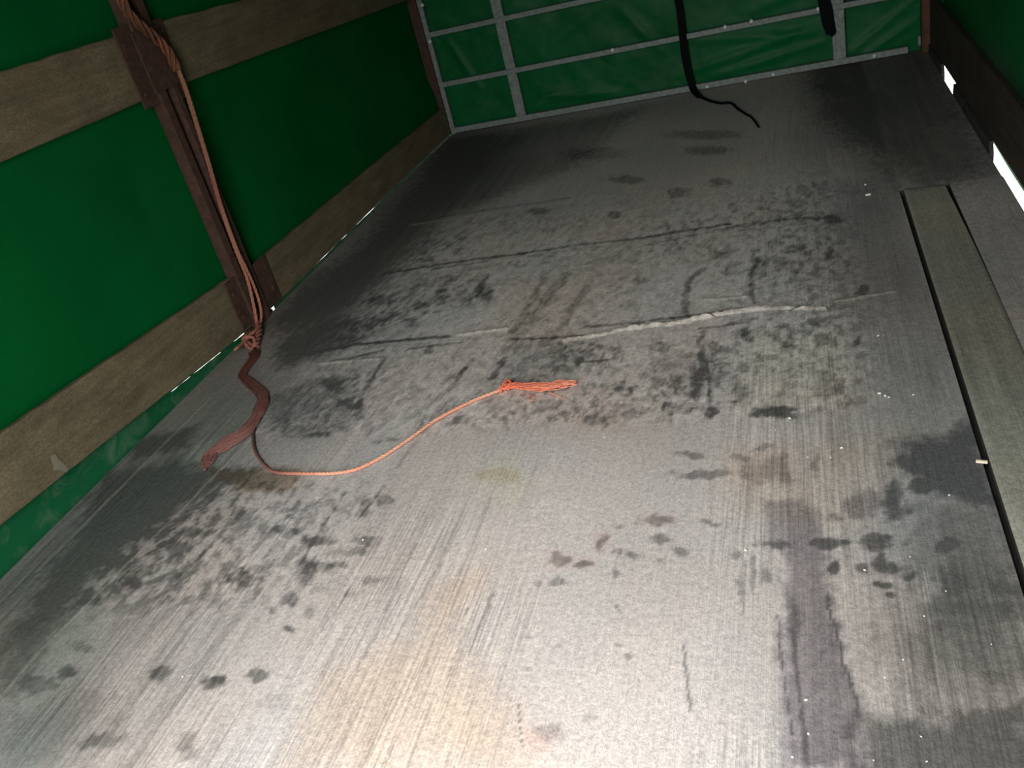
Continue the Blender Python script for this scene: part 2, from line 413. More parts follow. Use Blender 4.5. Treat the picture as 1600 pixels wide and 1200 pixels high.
TINTS = [  # outline, softness (m), multiplied colour
    ([(690, 920), (745, 900), (705, 990), (765, 1060), (800, 1110), (825, 1210), (440, 1210), (500, 1060), (640, 1000)], .07, (1.0, .91, .80)),
    ([(1195, 785), (1240, 780), (1275, 800), (1287, 860), (1300, 950), (1345, 1110), (1345, 1200), (1220, 1200), (1222, 1000), (1228, 880)], .015, (.98, .95, 1.01)),
    ([(1405, 690), (1480, 682), (1530, 650), (1548, 730), (1562, 790), (1470, 775), (1412, 718)], .02, (.96, .97, 1.05)),
    ([(1160, 700), (1230, 695), (1230, 755), (1130, 760)], .05, (1.02, .95, .93)), ([(850, 860), (935, 868), (930, 888), (850, 884)], .008, (1.03, .94, .93)),
    ([(925, 832), (950, 832), (948, 860), (928, 860)], .008, (1.04, .92, .92)), ([(995, 800), (1056, 800), (1050, 824), (1000, 824)], .008, (1.03, .94, .93)), ([(825, 1140), (868, 1145), (860, 1175), (820, 1170)], .01, (1.04, .93, .92)),
    ([(330, 735), (470, 735), (460, 765), (380, 770)], .02, (1.05, .92, .74)), ([(745, 735), (815, 735), (815, 752), (745, 752)], .012, (.92, .86, .74)),
    ([(0, 905), (330, 600), (430, 640), (200, 850), (60, 1210), (0, 1210)], .08, (.86, 1.0, .95)),  # green bounce of the left tarpaulin put into the floor tint
    ([(735, 745), (800, 700), (830, 760), (790, 790)], .03, (.97, 1.0, .9)), ([(800, 430), (920, 430), (900, 540), (790, 540)], .07, (1.0, .97, .92)), ([(1130, 700), (1400, 680), (1350, 830), (1150, 800)], .06, (1.0, .95, .88)),
    ([(1170, 520), (1320, 520), (1330, 640), (1160, 640)], .06, (1.0, 1.0, .92)), ([(740, 600), (960, 600), (980, 670), (820, 680)], .04, (1.03, .96, .93)), ([(1340, 540), (1480, 540), (1540, 800), (1590, 1000), (1440, 1080), (1400, 800)], .08, (.95, 1.0, 1.0)),
]

def local(X, Y, pts, pad):
    x = [p[0] for p in pts]; y = [p[1] for p in pts]
    return (X > min(x) - pad) & (X < max(x) + pad) & (Y > min(y) - pad) & (Y < max(y) + pad)
def px_size(px, py):
    a = on_floor(px - 1, py); b = on_floor(px + 1, py)
    return (b - a).length / 2

def dirt(X, Y, plank=False):
    """albedo, streak amount and relief of the dried mud and dust at floor points X, Y (metres)"""
    wx = X + 0.020 * (fbm(X * 22, Y * 22, 101, 3) - 0.5) + 0.010 * (fbm(X * 70, Y * 70, 103, 2) - 0.5)
    wy = Y + 0.030 * (fbm(X * 22, Y * 16, 105, 3) - 0.5) + 0.014 * (fbm(X * 70, Y * 50, 107, 2) - 0.5)
    D = 0.74 + 0.30 * (fbm(X * 3.1, Y * 2.2, 111, 4) - 0.5)
    # sides and far end darker: thinner dust, with light fall-off put into the tone
    D -= 0.44 * (1 - sstep(0.05, 0.85, X + 0.1 * (fbm(X * 2, Y * 2, 113, 3) - .5)))
    D -= 0.36 * sstep(1.68, 2.12, X + 0.12 * (fbm(X * 2, Y * 2, 115, 3) - .5))
    D -= 0.03 * sstep(1.75, 2.3, Y)
    # streaks dragged along the bed
    s1 = fbm(X * 46, Y * 1.6, 121, 3); s2 = fbm(X * 150, Y * 5, 123, 3)
    sw = sstep(0.42, 0.62, fbm(X * 3.4, Y * 2.0, 125, 3)) * 0.7 + 0.3
    sw = sw * (1 - 0.6 * sstep(1.7, 2.0, Y)) * (1 - 0.85 * sstep(1.30, 1.45, X) * (1 - sstep(1.62, 1.72, X)))
    D += sw * (0.26 * (s1 - 0.5) + 0.24 * (s2 - 0.5))
    # mottling
    qx = fbm(X * 9, Y * 6, 171, 3) - 0.5; qy = fbm(X * 9, Y * 6, 173, 3) - 0.5
    m1 = fbm(X * 58 + 2.2 * qx, Y * 36 + 2.2 * qy, 131, 4, 0.62)
    m3 = 1 - 2 * np.abs(fbm(X * 44 + 3 * qy, Y * 26 + 3 * qx, 175, 3) - 0.5)      # thin swirls of pale dust
    zone = sstep(1.64, 1.74, wy + 0.05 * (fbm(X * 5, Y * 5, 133, 2) - .5)) * (1 - sstep(2.9, 3.5, Y)) * sstep(0.25, 0.55, X) * (1 - sstep(1.85, 2.08, X))
    zone2 = sstep(0.98, 1.16, wy) * (1 - sstep(1.40, 1.62, wy)) * (1 - sstep(0.70, 1.1, X)) * sstep(0.1, 0.4, X)
    big = sstep(0.40, 0.60, fbm(X * 4, Y * 4, 135, 3))
    D -= (0.30 * zone * (0.4 + 0.7 * big) + 0.34 * zone2) * sstep(0.45, 0.68, m1)
    D += 0.14 * (zone + zone2) * (1 - sstep(0.36, 0.50, m1)) + 0.10 * zone * sstep(0.90, 0.99, m3) + 0.07 * zone
    m2 = fbm(wx * 95, wy * 40, 137, 3, 0.6)
    D -= 0.20 * zone * sstep(0.50, 0.72, m2)
    D -= 0.10 * (fbm(X * 90, Y * 90, 139, 2) - 0.3) * sstep(1.5, 2.0, X)
    D += 0.14 * sstep(2.14, 2.17, X)
    hz = 0.0012 * (fbm(X * 30, Y * 24, 141, 3) - 0.5) + zone * 0.003 * (0.5 - m1)
    if not plank:
        nb = fbm(X * 60, Y * 45, 151, 3)
        hat = vnoise(X * 120, Y * 8, 153)
        for (px, py, rx, ry, am) in DARK_BLOBS:
            c = on_floor(px, py); ex = (on_floor(px + 2, py) - on_floor(px - 2, py)) / 4; ey = (on_floor(px, py + 2) - on_floor(px, py - 2)) / 4
            R_ = max(ex.length * rx, ey.length * ry) * 1.9
            k = (abs(X - c.x) < R_) & (abs(Y - c.y) < R_)
            if not k.any(): continue
            det = ex.x * ey.y - ex.y * ey.x
            dx, dy = wx[k] - c.x, wy[k] - c.y
            a = (dx * ey.y - dy * ey.x) / det; b = (dy * ex.x - dx * ex.y) / det
            r = np.hypot(a / rx, b / ry)
            D[k] -= 0.8 * am * (1 - sstep(0.55, 1.25, r + 0.9 * (nb[k] - 0.5))) * (0.75 + 0.5 * hat[k])
        for P, wd, am in DARK_STROKES:
            Q = fpts(P); sz = px_size(*P[len(P) // 2]) * wd * 0.5
            k = local(X, Y, Q, sz * 3)
            if not k.any(): continue
            d = seg_dist(X[k] * .6 + wx[k] * .4, Y[k] * .6 + wy[k] * .4, Q)
            D[k] -= 0.85 * am * (1 - sstep(0.45, 1.35, d / sz + 1.1 * min(1.0, wd / 12) * (nb[k] - 0.5)))
        for P, so, am in DARK_AREAS:
            Q = fpts(P); k = local(X, Y, Q, so * 2 + 0.02)
            if not k.any(): continue
            d = poly_sd(wx[k], wy[k], Q)
            D[k] -= 0.8 * am * (1 - sstep(-so, so, d + so * 1.4 * (nb[k] - 0.5))) * (0.7 + 0.6 * s1[k])
        L_ = np.zeros_like(D)
        for P, wd, hh in LIGHT_STROKES:
            Q = fpts(P); sz = px_size(*P[len(P) // 2]) * wd * 0.5
            k = local(X, Y, Q, sz * 3)
            if not k.any(): continue
            d = seg_dist(X[k] * .6 + wx[k] * .4, Y[k] * .6 + wy[k] * .4, Q)
            e = 1 - sstep(0.5, 1.4, d / sz + 1.2 * (nb[k] - 0.5))
            wgt = min(1.0, 0.15 + hh / 0.0075)
            L_[k] = np.maximum(L_[k], e * wgt); hz[k] += hh * e
    D = np.clip(D, 0.0, 1.05)
    D = D * D * (3 - 2 * D) * 0.5 + D * 0.5
    dark = np.array([0.105, 0.099, 0.092]); dust = np.array([0.615, 0.545, 0.508])
    if plank: dark, dust = np.array([0.075, 0.070, 0.055]), np.array([0.44, 0.42, 0.345])
    rgb = dark + (dust - dark) * D[..., None]
    tn = fbm(X * 4, Y * 3, 161, 3)
    rgb *= 1 + (tn[..., None] - 0.5) * np.array([0.12, 0.0, -0.10])
    if not plank:
        rgb = rgb * (1 - L_[..., None]) + np.array([0.54, 0.47, 0.40]) * L_[..., None]
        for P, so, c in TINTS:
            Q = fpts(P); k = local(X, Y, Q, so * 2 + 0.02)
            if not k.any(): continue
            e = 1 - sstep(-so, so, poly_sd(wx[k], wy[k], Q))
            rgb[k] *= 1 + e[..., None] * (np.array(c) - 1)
    st = np.clip(sw * (0.3 if plank else 0.9) * (1 - 0.7 * sstep(2.0, 2.15, X)), 0, 1)
    return np.clip(rgb, 0.01, 0.9), st, hz


# ------------------------------------------------------------------ floor
SEAMS = [2.182, 2.812]
PX0, PX1, PY1 = 2.166, 2.298, 2.935        # loose plank along the right side
floor = struct(link('floor', mesh_from('floor', *box_vf(-0.0, W, Y0, L + 0.02, -0.06, -0.022)), M['under']))

def grid_panel(x0, x1, y0, y1, dx, ztop=0.0, thick=0.02, x1_far=None, plank=False, name='floor_panel'):
    ys = []
    y = y0
    while y < y1 - 1e-6:
        ys.append(y)
        y += 0.03 if y < 0.5 else (0.0036 if y < 1.6 else (0.006 if y < 2.4 else 0.011))
    ys.append(y1); ys = np.array(ys)
    nx = max(2, int(round((x1 - x0) / dx)) + 1)
    xs = np.linspace(0, 1, nx)
    x1f = x1 if x1_far is None else x1_far
    X = x0 + xs[None, :] * ((x1 + (x1f - x1) * np.clip((ys - 2.1) / (y1 - 2.1), 0, 1) ** 1.2)[:, None] - x0)
    Y = np.repeat(ys[:, None], nx, 1)
    rgb, st, hz = dirt(X, Y, plank)
    edge = np.minimum(np.minimum(X - x0, X.max() - X + 0 * X), np.minimum(Y - y0, y1 - Y))
    Z = ztop + hz - 0.004 * (1 - sstep(0.0, 0.006, edge)) * (0.8 if plank else 0.0)
    ny = len(ys); co = np.stack([X, Y, Z], -1).reshape(-1, 3)
    idx = np.arange(nx * ny).reshape(ny, nx)
    q = np.stack([idx[:-1, :-1], idx[:-1, 1:], idx[1:, 1:], idx[1:, :-1]], -1).reshape(-1, 4)
    # skirt
    loop = np.concatenate([idx[0, :], idx[1:, -1], idx[-1, -2::-1], idx[-2:0:-1, 0]])
    low = co[loop].copy(); low[:, 2] = ztop - thick
    nb = len(co); n = len(loop)
    hi = nb + np.arange(n); lo = nb + n + np.arange(n)
    sk = np.stack([hi, lo, np.roll(lo, -1), np.roll(hi, -1)], -1)
    co = np.concatenate([co, co[loop], low]); q = np.concatenate([q, sk])
    me = bpy.data.meshes.new(name)
    me.vertices.add(len(co)); me.vertices.foreach_set('co', co.astype(np.float32).ravel())
    me.loops.add(q.size); me.loops.foreach_set('vertex_index', q.astype(np.int32).ravel())
    me.polygons.add(len(q)); me.polygons.foreach_set('loop_start', np.arange(0, q.size, 4, dtype=np.int32))
    me.update(calc_edges=True)
    sm = np.ones(len(q), bool); sm[-n:] = False
    me.polygons.foreach_set('use_smooth', sm)
    at = me.color_attributes.new('dirt', 'FLOAT_COLOR', 'POINT')
    c = np.ones((len(co), 4), np.float32)
    c[:nb, :3] = rgb.reshape(-1, 3); c[:nb, 3] = st.reshape(-1)
    c[nb:, :3] = np.array([0.05, 0.045, 0.04])
    at.data.foreach_set('color', c.ravel())
    return link(name, me, M['floor'], floor)

GX = PX0 - 0.012
cuts = [Y0] + SEAMS + [L + 0.02]
for a, b in zip(cuts[:-1], cuts[1:]):
    grid_panel(0.0, GX, a + (0.0005 if a > Y0 else 0), b - 0.0005, 0.0042 if a < 1 else 0.0055)
grid_panel(GX + 0.0002, W, PY1 + 0.004, L + 0.02, 0.008)                       # right of the main sheets, beyond the plank
grid_panel(PX1 + 0.0003, W, Y0, PY1 + 0.002, 0.008, ztop=0.0055, thick=0.026)                            # strip by the right side boards
grid_panel(PX0, PX1, Y0, PY1, 0.006, ztop=0.007, thick=0.028, x1_far=PX1 - 0.013, plank=True, name='floor_plank')

# ------------------------------------------------------------------ tarpaulin walls and roof
def sheet(name, fn, nu, nv, mat, kind='structure', parent=None, thick=0.0):
    V = [tuple(fn(i / nu, j / nv)) for j in range(nv + 1) for i in range(nu + 1)]
    F = [(j * (nu + 1) + i, j * (nu + 1) + i + 1, (j + 1) * (nu + 1) + i + 1, (j + 1) * (nu + 1) + i) for j in range(nv) for i in range(nu)]
    o = link(name, mesh_from(name, V, F, True), mat, parent)
    if kind: o['kind'] = kind
    return o
def _h1(ix, iy, seed):
    h = (ix * 374761393 + iy * 668265263 + seed * 1442695041) & 0xFFFFFFFF
    h = ((h ^ (h >> 13)) * 1274126177) & 0xFFFFFFFF
    return ((h ^ (h >> 16)) & 0xFFFF) / 65535.0
def _v1(x, y, s):
    ix = math.floor(x); iy = math.floor(y); fx = x - ix; fy = y - iy
    fx = fx * fx * (3 - 2 * fx); fy = fy * fy * (3 - 2 * fy)
    a = _h1(ix, iy, s); b = _h1(ix + 1, iy, s); c = _h1(ix, iy + 1, s); d = _h1(ix + 1, iy + 1, s)
    return (a * (1 - fx) + b * fx) * (1 - fy) + (c * (1 - fx) + d * fx) * fy
def n1(x, y, s):
    return (_v1(x, y, s) + 0.5 * _v1(2 * x + 17.3, 2 * y - 9.1, s + 1) + 0.25 * _v1(4 * x + 34.6, 4 * y - 18.2, s + 2)) / 1.75 - 0.5

POST_Y0, POST_Y1 = 2.412, 2.512
def low_bottom(y):           # underside of the lower left boards
    if y < 2.39: return 0.012 + (2.39 - y) * 0.0755
    return 0.010 - (y - 2.39) * 0.002
def left_tarp(u, v):
    y = Y0 + u * (L + 0.10 - Y0)
    zb = low_bottom(y) + 0.03
    z = zb + v * (HT - zb)
    d = min(abs(y - 2.46), 1.2)
    x = -0.030 - 0.035 * math.sin(math.pi * min(max((z - 0.2) / 0.62, 0), 1)) * min(1, d / 0.25)
    x -= 0.05 * math.sin(math.pi * min(max((z - 1.02) / 0.9, 0), 1)) * min(1, d / 0.25)
    return (x + 0.012 * n1(y * 2.2, z * 2.5, 11), y, z)
sheet('wall_left', left_tarp, 150, 60, M['tarp'])
sheet('wall_right', lambda u, v: (W + 0.065 + 0.03 * math.sin(math.pi * max(0, v)) + 0.012 * n1(u * 9, v * 5, 13), Y0 + (1 - u) * (L + 0.10 - Y0), -0.06 + v * (HT + 0.06)), 100, 40, M['tarp'])  # lower edge extended, unseen, to block sky spill through the slots
sheet('spill_block_1', lambda u, v: (-0.095 + 0.01 * n1(u * 20, v * 2, 17), Y0 + u * (L + 0.1 - Y0), low_bottom(Y0 + u * (L + 0.1 - Y0)) - 0.046 + v * 0.4), 60, 6, M['tarp'])      # unseen outer sheet added to keep sky spill off the left floor
sheet('ceiling', lambda u, v: (-0.05 + u * (W + 0.12), Y0 + v * (L + 0.06 - Y0), HT + 0.03 * math.sin(math.pi * u) + 0.01 * n1(u * 5, v * 9, 15)), 40, 60, M['tarp'])
def back_tarp(u, v):
    x = -0.12 + u * (W + 0.26); z = -0.03 + v * (HT + 0.03)
    d = 0.030 * n1(x * 2.6, z * 2.6, 21)
    # slack diagonal folds, pulled towards the bottom rail
    for (ax, az, bx, bz, wd, am) in FOLDS:
        dx, dz = bx - ax, bz - az; l2 = dx * dx + dz * dz
        t = min(max(((x - ax) * dx + (z - az) * dz) / l2, 0), 1)
        dist = ((x - ax - t * dx) * dz - (z - az - t * dz) * dx) / math.sqrt(l2)
        off = math.hypot(x - ax - t * dx, z - az - t * dz)
        d += 0.65 * am * math.exp(-(off / wd) ** 2) * (1 - 0.5 * abs(2 * t - 1))
    d += 0.012 * n1(x * 9 + z * 5, z * 7, 25)
    return (x, L + 0.026 - max(min(d, 0.02), -0.03), z)
FOLDS = [(0.10, 0.48, 0.22, 0.20, 0.018, 0.022), (0.25, 0.05, 0.75, 0.13, 0.02, 0.02), (0.55, 0.10, 0.95, 0.06, 0.02, 0.02),
         (1.05, 0.45, 1.22, 0.22, 0.025, 0.018), (1.25, 0.08, 2.0, 0.20, 0.022, 0.02), (1.45, 0.05, 2.0, 0.12, 0.02, 0.018),
         (1.40, 0.24, 2.0, 0.16, 0.02, 0.016), (2.12, 0.05, 2.42, 0.24, 0.016, 0.018), (2.2, 0.03, 2.42, 0.14, 0.014, 0.016),
         (1.7, 0.33, 2.1, 0.44, 0.03, 0.02), (0.6, 0.34, 0.95, 0.5, 0.03, 0.012)]
sheet('wall_front', back_tarp, 220, 170, M['tarp_back'])
# parted rear flaps (behind the photographer) leave the opening that lights the bed
V, F = merge(box_vf(-0.06, OPX0, Y0 - 0.01, Y0, 0.0, HT + 0.03), box_vf(OPX1, W + 0.08, Y0 - 0.01, Y0, 0.0, HT + 0.03), box_vf(OPX0, OPX1, Y0 - 0.01, Y0, OPZ1, HT + 0.03))
struct(link('wall_rear', mesh_from('wall_rear', V, F), M['tarp']))
V, F = box_vf(-30, 30, -30, 30, -1.25, -1.2)
struct(link('ground', mesh_from('ground', V, F), M['ground']))

# loose lower edge of the tarpaulin hanging below the left boards
def flap_near(u, v):
    y = 0.6 + u * (2.395 - 0.6)
    zb = low_bottom(y)
    top = zb - 0.0150 + 0.040 * (1 - float(sstep(1.72, 1.95, y + 0.12 * n1(y * 6, 0, 31)))) + 0.004 * n1(y * 30, 3, 33)
    z = -0.10 + v * (top + 0.10)
    return (-0.031 + 0.010 * n1(y * 5, z * 8, 35), y, z)
sheet('tarp_flap', flap_near, 120, 8, M['flap'], None)
tag(bpy.data.objects['tarp_flap'], 'dusty green tarpaulin edge showing below the near lower left board', 'tarpaulin')
def flap_far(u, v):
    y = 2.60 + u * (L - 2.60)
    top = -0.0030 + 0.006 * n1(y * 7, 0, 41) + 0.004 * float(sstep(3.2, 4.4, y)) + 0.003 * math.exp(-((y - 2.75) / 0.12) ** 2)
    z = -0.10 + v * (top + 0.10)
    return (-0.026 + 0.004 * n1(y * 5, z * 8, 43), y, z)
o = sheet('tarp_flap', flap_far, 90, 6, M['flap'], None)
tag(o, 'thin bright green tarpaulin edge in the slit under the far lower left board', 'tarpaulin')

# ------------------------------------------------------------------ side boards
def board(name, label, ya, yb, za, zb, ha, hb, x0, x1, mat, group, seed):
    """plank running along y from ya to yb, its underside going from za to zb and its height from ha to hb"""
    n = 40; rnd = random.Random(seed); V, F = [], []
    bv = 0.003
    for i in range(n + 1):
        t = i / n; y = ya + (yb - ya) * t
        z0 = za + (zb - za) * t + 0.0015 * (rnd.random() - 0.5); z1 = z0 + ha + (hb - ha) * t + 0.003 * (rnd.random() - 0.5)
        bow = 0.006 * math.sin(math.pi * t)
        ring = [(x1 - bv, z0), (x1, z0 + bv), (x1, z1 - bv), (x1 - bv, z1), (x0 + bv, z1), (x0, z1 - bv), (x0, z0 + bv), (x0 + bv, z0)]
        V += [(x + bow * (1 if x1 < 1 else -1) * -1, y, z) for x, z in ring]
    k = 8
    for i in range(n):
        for j in range(k):
            a, b = i * k + j, i * k + (j + 1) % k
            F.append((a, a + k, b + k, b))
    F.append(tuple(range(k))); F.append(tuple(range((n + 1) * k - 1, n * k - 1, -1)))
    o = link(name, mesh_from(name, V, F), mat)
    bm = bmesh.new(); bm.from_mesh(o.data); bmesh.ops.recalc_face_normals(bm, faces=bm.faces); bm.to_mesh(o.data); bm.free()
    return tag(o, label, 'board', group)
GB = 'wooden side boards of the load bed'
M['scuff'] = mat_noise('bare_wood', (0.16, 0.14, 0.10), (0.23, 0.205, 0.155), 120, 0.9)
board('side_board', 'near lower left side board, sloping above the floor with a pale scuff', 0.55, 2.408, low_bottom(0.55), low_bottom(2.389), 0.187, 0.192, -0.022, 0.0, M['wood'], GB, 1)
board('side_board', 'far lower left side board, running from rusty post to metal frame', 2.515, 4.70, 0.010, 0.006, 0.176, 0.148, -0.022, 0.0, M['wood'], GB, 2)
board('side_board', 'near upper left side board, left of the rusty post', 0.55, 2.408, 0.842, 0.824, 0.196, 0.190, -0.022, 0.0, M['wood'], GB, 3)
board('side_board', 'far upper left side board, right of the rusty post', 2.515, 4.70, 0.824, 0.736, 0.192, 0.19, -0.022, 0.0, M['wood'], GB, 4)
board('side_board', 'dark lower side board along the right edge above the light slots', 0.4, 4.66, 0.0385, 0.0385, 0.200, 0.218, W + 0.008, W + 0.032, M['wood_dark'], GB, 5)

sc = [on_left(px, py, -0.0032) for px, py in ((80, 712), (86, 708), (92, 718), (100, 724), (108, 733), (104, 738), (94, 734), (86, 735), (84, 724))]
me_v = [tuple(p) for p in sc] + [(p.x - 0.003, p.y, p.z) for p in sc]; k_ = len(sc)
put('scuff', me_v, [tuple(range(k_))] + [(i, i + k_, (i + 1) % k_ + k_, (i + 1) % k_) for i in range(k_)], M['scuff'], bpy.data.objects['side_board'])
# packing strips under the right board: daylight comes through the slots between them
pk = empty('packing_strip', (W + 0.02, 4.4, 0.0))
tag(pk, 'dark broken strip under the right board with bright slots in it', 'strip')
def packer(ya, yb, z1=0.0383, ramp=0.014):
    x0, x1 = W + 0.003, W + 0.016
    V = [(x0, ya, -0.03), (x1, ya, -0.03), (x1, ya, 0.0), (x0, ya, 0.0), (x0, ya + ramp, z1), (x1, ya + ramp, z1),
         (x0, yb - ramp, z1), (x1, yb - ramp, z1), (x0, yb, 0.0), (x1, yb, 0.0), (x0, yb, -0.03), (x1, yb, -0.03)]
    F = [(0, 1, 2, 3), (3, 2, 5, 4), (4, 5, 7, 6), (6, 7, 9, 8), (8, 9, 11, 10), (10, 11, 1, 0), (0, 3, 4, 6, 8, 10), (1, 11, 9, 7, 5, 2)]
    put('strip_piece', V, F, M['under'], pk)
packer(0.4, 2.30); packer(3.17, 3.62); packer(3.665, 3.95, 0.038); packer(4.26, 4.72)
put('strip_piece', *box_vf(W + 0.003, W + 0.016, 3.61, 3.68, -0.03, 0.037), M['under'], pk)

# ------------------------------------------------------------------ rusty stake post on the left side
post = empty('stake_post', (0.02, 2.46, 0.0))
tag(post, 'rusty red-brown channel post between the left side boards', 'post')
put('channel_back', *bevel_box(-0.026, -0.020, POST_Y0, POST_Y1, 0.0, HT, 0.0015), M['rust'], post)
put('flange', *bevel_box(-0.024, 0.016, POST_Y0, POST_Y0 + 0.036, 0.0, HT, 0.002), M['rust'], post)
put('flange', *bevel_box(-0.024, 0.016, POST_Y1 - 0.026, POST_Y1, 0.0, HT, 0.002), M['rust'], post)
for za, zb, ya, yb in ((0.80, 1.035, 2.335, 2.575), (0.03, 0.205, 2.345, 2.62)):
    bk_ = put('bracket', *bevel_box(0.001, 0.007, ya, POST_Y0 - 0.001, za, zb, 0.0015), M['rust'], post)
    bk2 = put('bracket', *bevel_box(0.001, 0.007, POST_Y1 + 0.001, yb, za - 0.015, zb - 0.012, 0.0015), M['rust'], post)
    for yy in (ya + 0.025, yb - 0.025):
        for zz in (za + 0.04, zb - 0.05):
            c = [Vector((0.006, yy, zz)), Vector((0.0125, yy, zz))]
            put('bolt', *tube(c, 0.009, 6), M['rust'], bk_ if yy < POST_Y0 else bk2)
put('gap_filler', *bevel_box(-0.034, 0.0, 2.388, 2.552, -0.05, 0.0085, 0.002), M['rust'], post)  # filler plate added to close the daylight gap under the post
put('cross_plate', *bevel_box(0.014, 0.020, POST_Y0 - 0.02, POST_Y1 + 0.02, 0.83, 1.01, 0.002), M['rust'], post)

# ------------------------------------------------------------------ galvanised frame at the front end
fr = empty('metal_frame', (1.2, L - 0.02, 0.0))
tag(fr, 'grey galvanised metal grid frame in front of the front tarpaulin', 'frame')
FY0, FY1 = L - 0.034, L - 0.006
XL, XR = 0.0, 2.395
rails = []
RZ = [0.006, 0.262, 0.526, 0.79, 1.05, 1.31, 1.57, 1.83]
for i, z in enumerate(RZ):
    h = 0.030 if i == 0 else 0.027
    x1 = 2.37 if i == 0 else XR
    rails.append(put('rail', *bevel_box(XL + 0.024, x1, FY0, FY1, z, z + h, 0.004), M['galv'], fr))
for x, w, z0 in ((XL, 0.026, 0.0), (0.397, 0.055, 0.034), (2.035, 0.06, 0.034)):
    put('upright', *bevel_box(x, x + w, FY0 + 0.004, FY1 + 0.004, z0, 1.9, 0.004), M['galv'], fr)
put('end_tab', *bevel_box(2.412, 2.424, FY0, FY1, 0.03, 0.075, 0.003), M['galv'], fr)
for px, py in ((957, 78), (1133, 42), (1174, 33), (1278, 14), (1105, 135), (1165, 127), (1208, 116), (1366, 87), (672, 65), (660, 8)):
    p = on_back(px, py, FY0)
    put('bolt', *tube([Vector((p.x, FY0 + 0.001, p.z)), Vector((p.x, FY0 - 0.007, p.z))], lambda t: 0.011 - 0.003 * t, 6), M['bolt'], fr if p.x < 0.05 else min(rails, key=lambda r: abs(RZ[rails.index(r)] + 0.014 - p.z)))

tag(put('corner_post', *bevel_box(2.426, 2.475, L - 0.06, L + 0.005, 0.0, HT, 0.004), M['wood_post']), 'brown post in the far right corner beside the metal frame', 'post')
tag(put('corner_post', *bevel_box(-0.055, -0.004, L - 0.03, L + 0.01, 0.0, HT, 0.004), M['rust']), 'rust-brown post in the far left corner beside the metal frame', 'post')

# ------------------------------------------------------------------ cords and straps
def dye(o, fn):
    """colour along the length: fn(world position) -> rgb"""
    me = o.data; off = Vector((0, 0, 0)); p = o.parent
    while p is not None: off += Vector(p.location); p = p.parent
    at = me.color_attributes.new('dye', 'FLOAT_COLOR', 'POINT')
    at.data.foreach_set('color', [c for v in me.vertices for c in (*fn(v.co + off), 1.0)])
ORANGE = (0.80, 0.20, 0.11); SALMON = (0.72, 0.31, 0.20); DULL = (0.27, 0.105, 0.08); PALE = (0.45, 0.27, 0.18); BROWN = (0.10, 0.065, 0.05); DEEP = (0.17, 0.05, 0.042)
def lerp(a, b, t):
    t = min(max(t, 0), 1); return tuple(x + (y - x) * t for x, y in zip(a, b))

def fibres(C, n, spread, r, rnd, flat=0.35, wander=1.0, lo=0.0, hi=1.0):
    """bundle of loose fibres along the centre line; spread(t) is the half width"""
    T, N = frames(C); parts = []; m = len(C)
    for q in range(n):
        a0 = rnd.uniform(-1, 1); a1 = rnd.uniform(-1, 1); h0 = rnd.random(); ph = rnd.random() * 6.28; fr_ = rnd.uniform(1.0, 3.5)
        s, e = int(m * rnd.uniform(lo, lo + 0.25)), int(m * rnd.uniform(max(hi - 0.25, lo + 0.3), hi))
        P = []
        for i in range(s, max(e, s + 4)):
            i = min(i, m - 1); t = i / (m - 1)
            side = T[i].cross(Vector((0, 0, 1)))
            side = side.normalized() if side.length > 1e-4 else N[i]
            w = spread(t)
            off = (a0 * (1 - t) + a1 * t) * 0.7 + 0.45 * wander * math.sin(fr_ * t * 6.28 + ph)
            up = T[i].cross(side) * -1
            if up.z < 0: up = -up
            P.append(C[i] + side * off * w + up * (h0 * flat * w + r))
        P = [p for j, p in enumerate(P) if j == 0 or (p - P[j - 1]).length > 1e-5]
        if len(P) > 3: parts.append(tube(P, r, 4))
    return merge(*parts)

# --- orange cord on the floor
oc_pts = [(400, 664), (397, 686), (402, 712), (425, 738), (462, 743), (540, 741), (590, 722), (640, 690), (682, 660), (735, 632), (785, 612)]
C = spline([on_floor(*p) + Vector((0, 0, 0.007)) for p in oc_pts], 26)
oc = empty('orange_cord', tuple(on_floor(640, 690)))
tag(oc, 'thin orange cord curling over the floor to a frayed end', 'cord')
o = put('twisted_cord', *rope(C, 0.0022, 0.0026, 3, 0.034, 6), M['cord'], oc, True)
def oc_col(p):
    y = p.x
    if y < 0.56: return lerp(BROWN, DULL, (y - 0.40) / 0.16)  # start of the cord is a darker brown
    if y < 0.70: return lerp(DULL, SALMON, (y - 0.56) / 0.14)
    return lerp(SALMON, (0.70, 0.36, 0.24), 0.5 + 0.5 * math.sin(y * 37))
dye(o, oc_col)
rnd = random.Random(3)
CE = spline([on_floor(*p) + Vector((0, 0, 0.008)) for p in [(781, 613), (800, 608), (830, 612), (860, 611), (885, 607), (905, 604)]], 14)
o = put('frayed_end', *fibres(CE, 46, lambda t: 0.007 + 0.006 * math.sin(math.pi * t) + 0.004 * t, 0.0013, rnd, 0.8), M['cord'], oc, True)
dye(o, lambda p: lerp(ORANGE, SALMON, (p.x - 1.1) / 0.25))
kn = spline([on_floor(*p) + Vector((0, 0, h)) for p, h in (((783, 616), .006), ((790, 606), .014), ((796, 600), .012), ((800, 607), .016), ((791, 614), .014), ((786, 608), .010), ((797, 612), .008))], 10)
o = put('knot', *rope(kn, 0.002, 0.0028, 3, 0.03, 6), M['cord'], oc, True)
dye(o, lambda p: ORANGE)
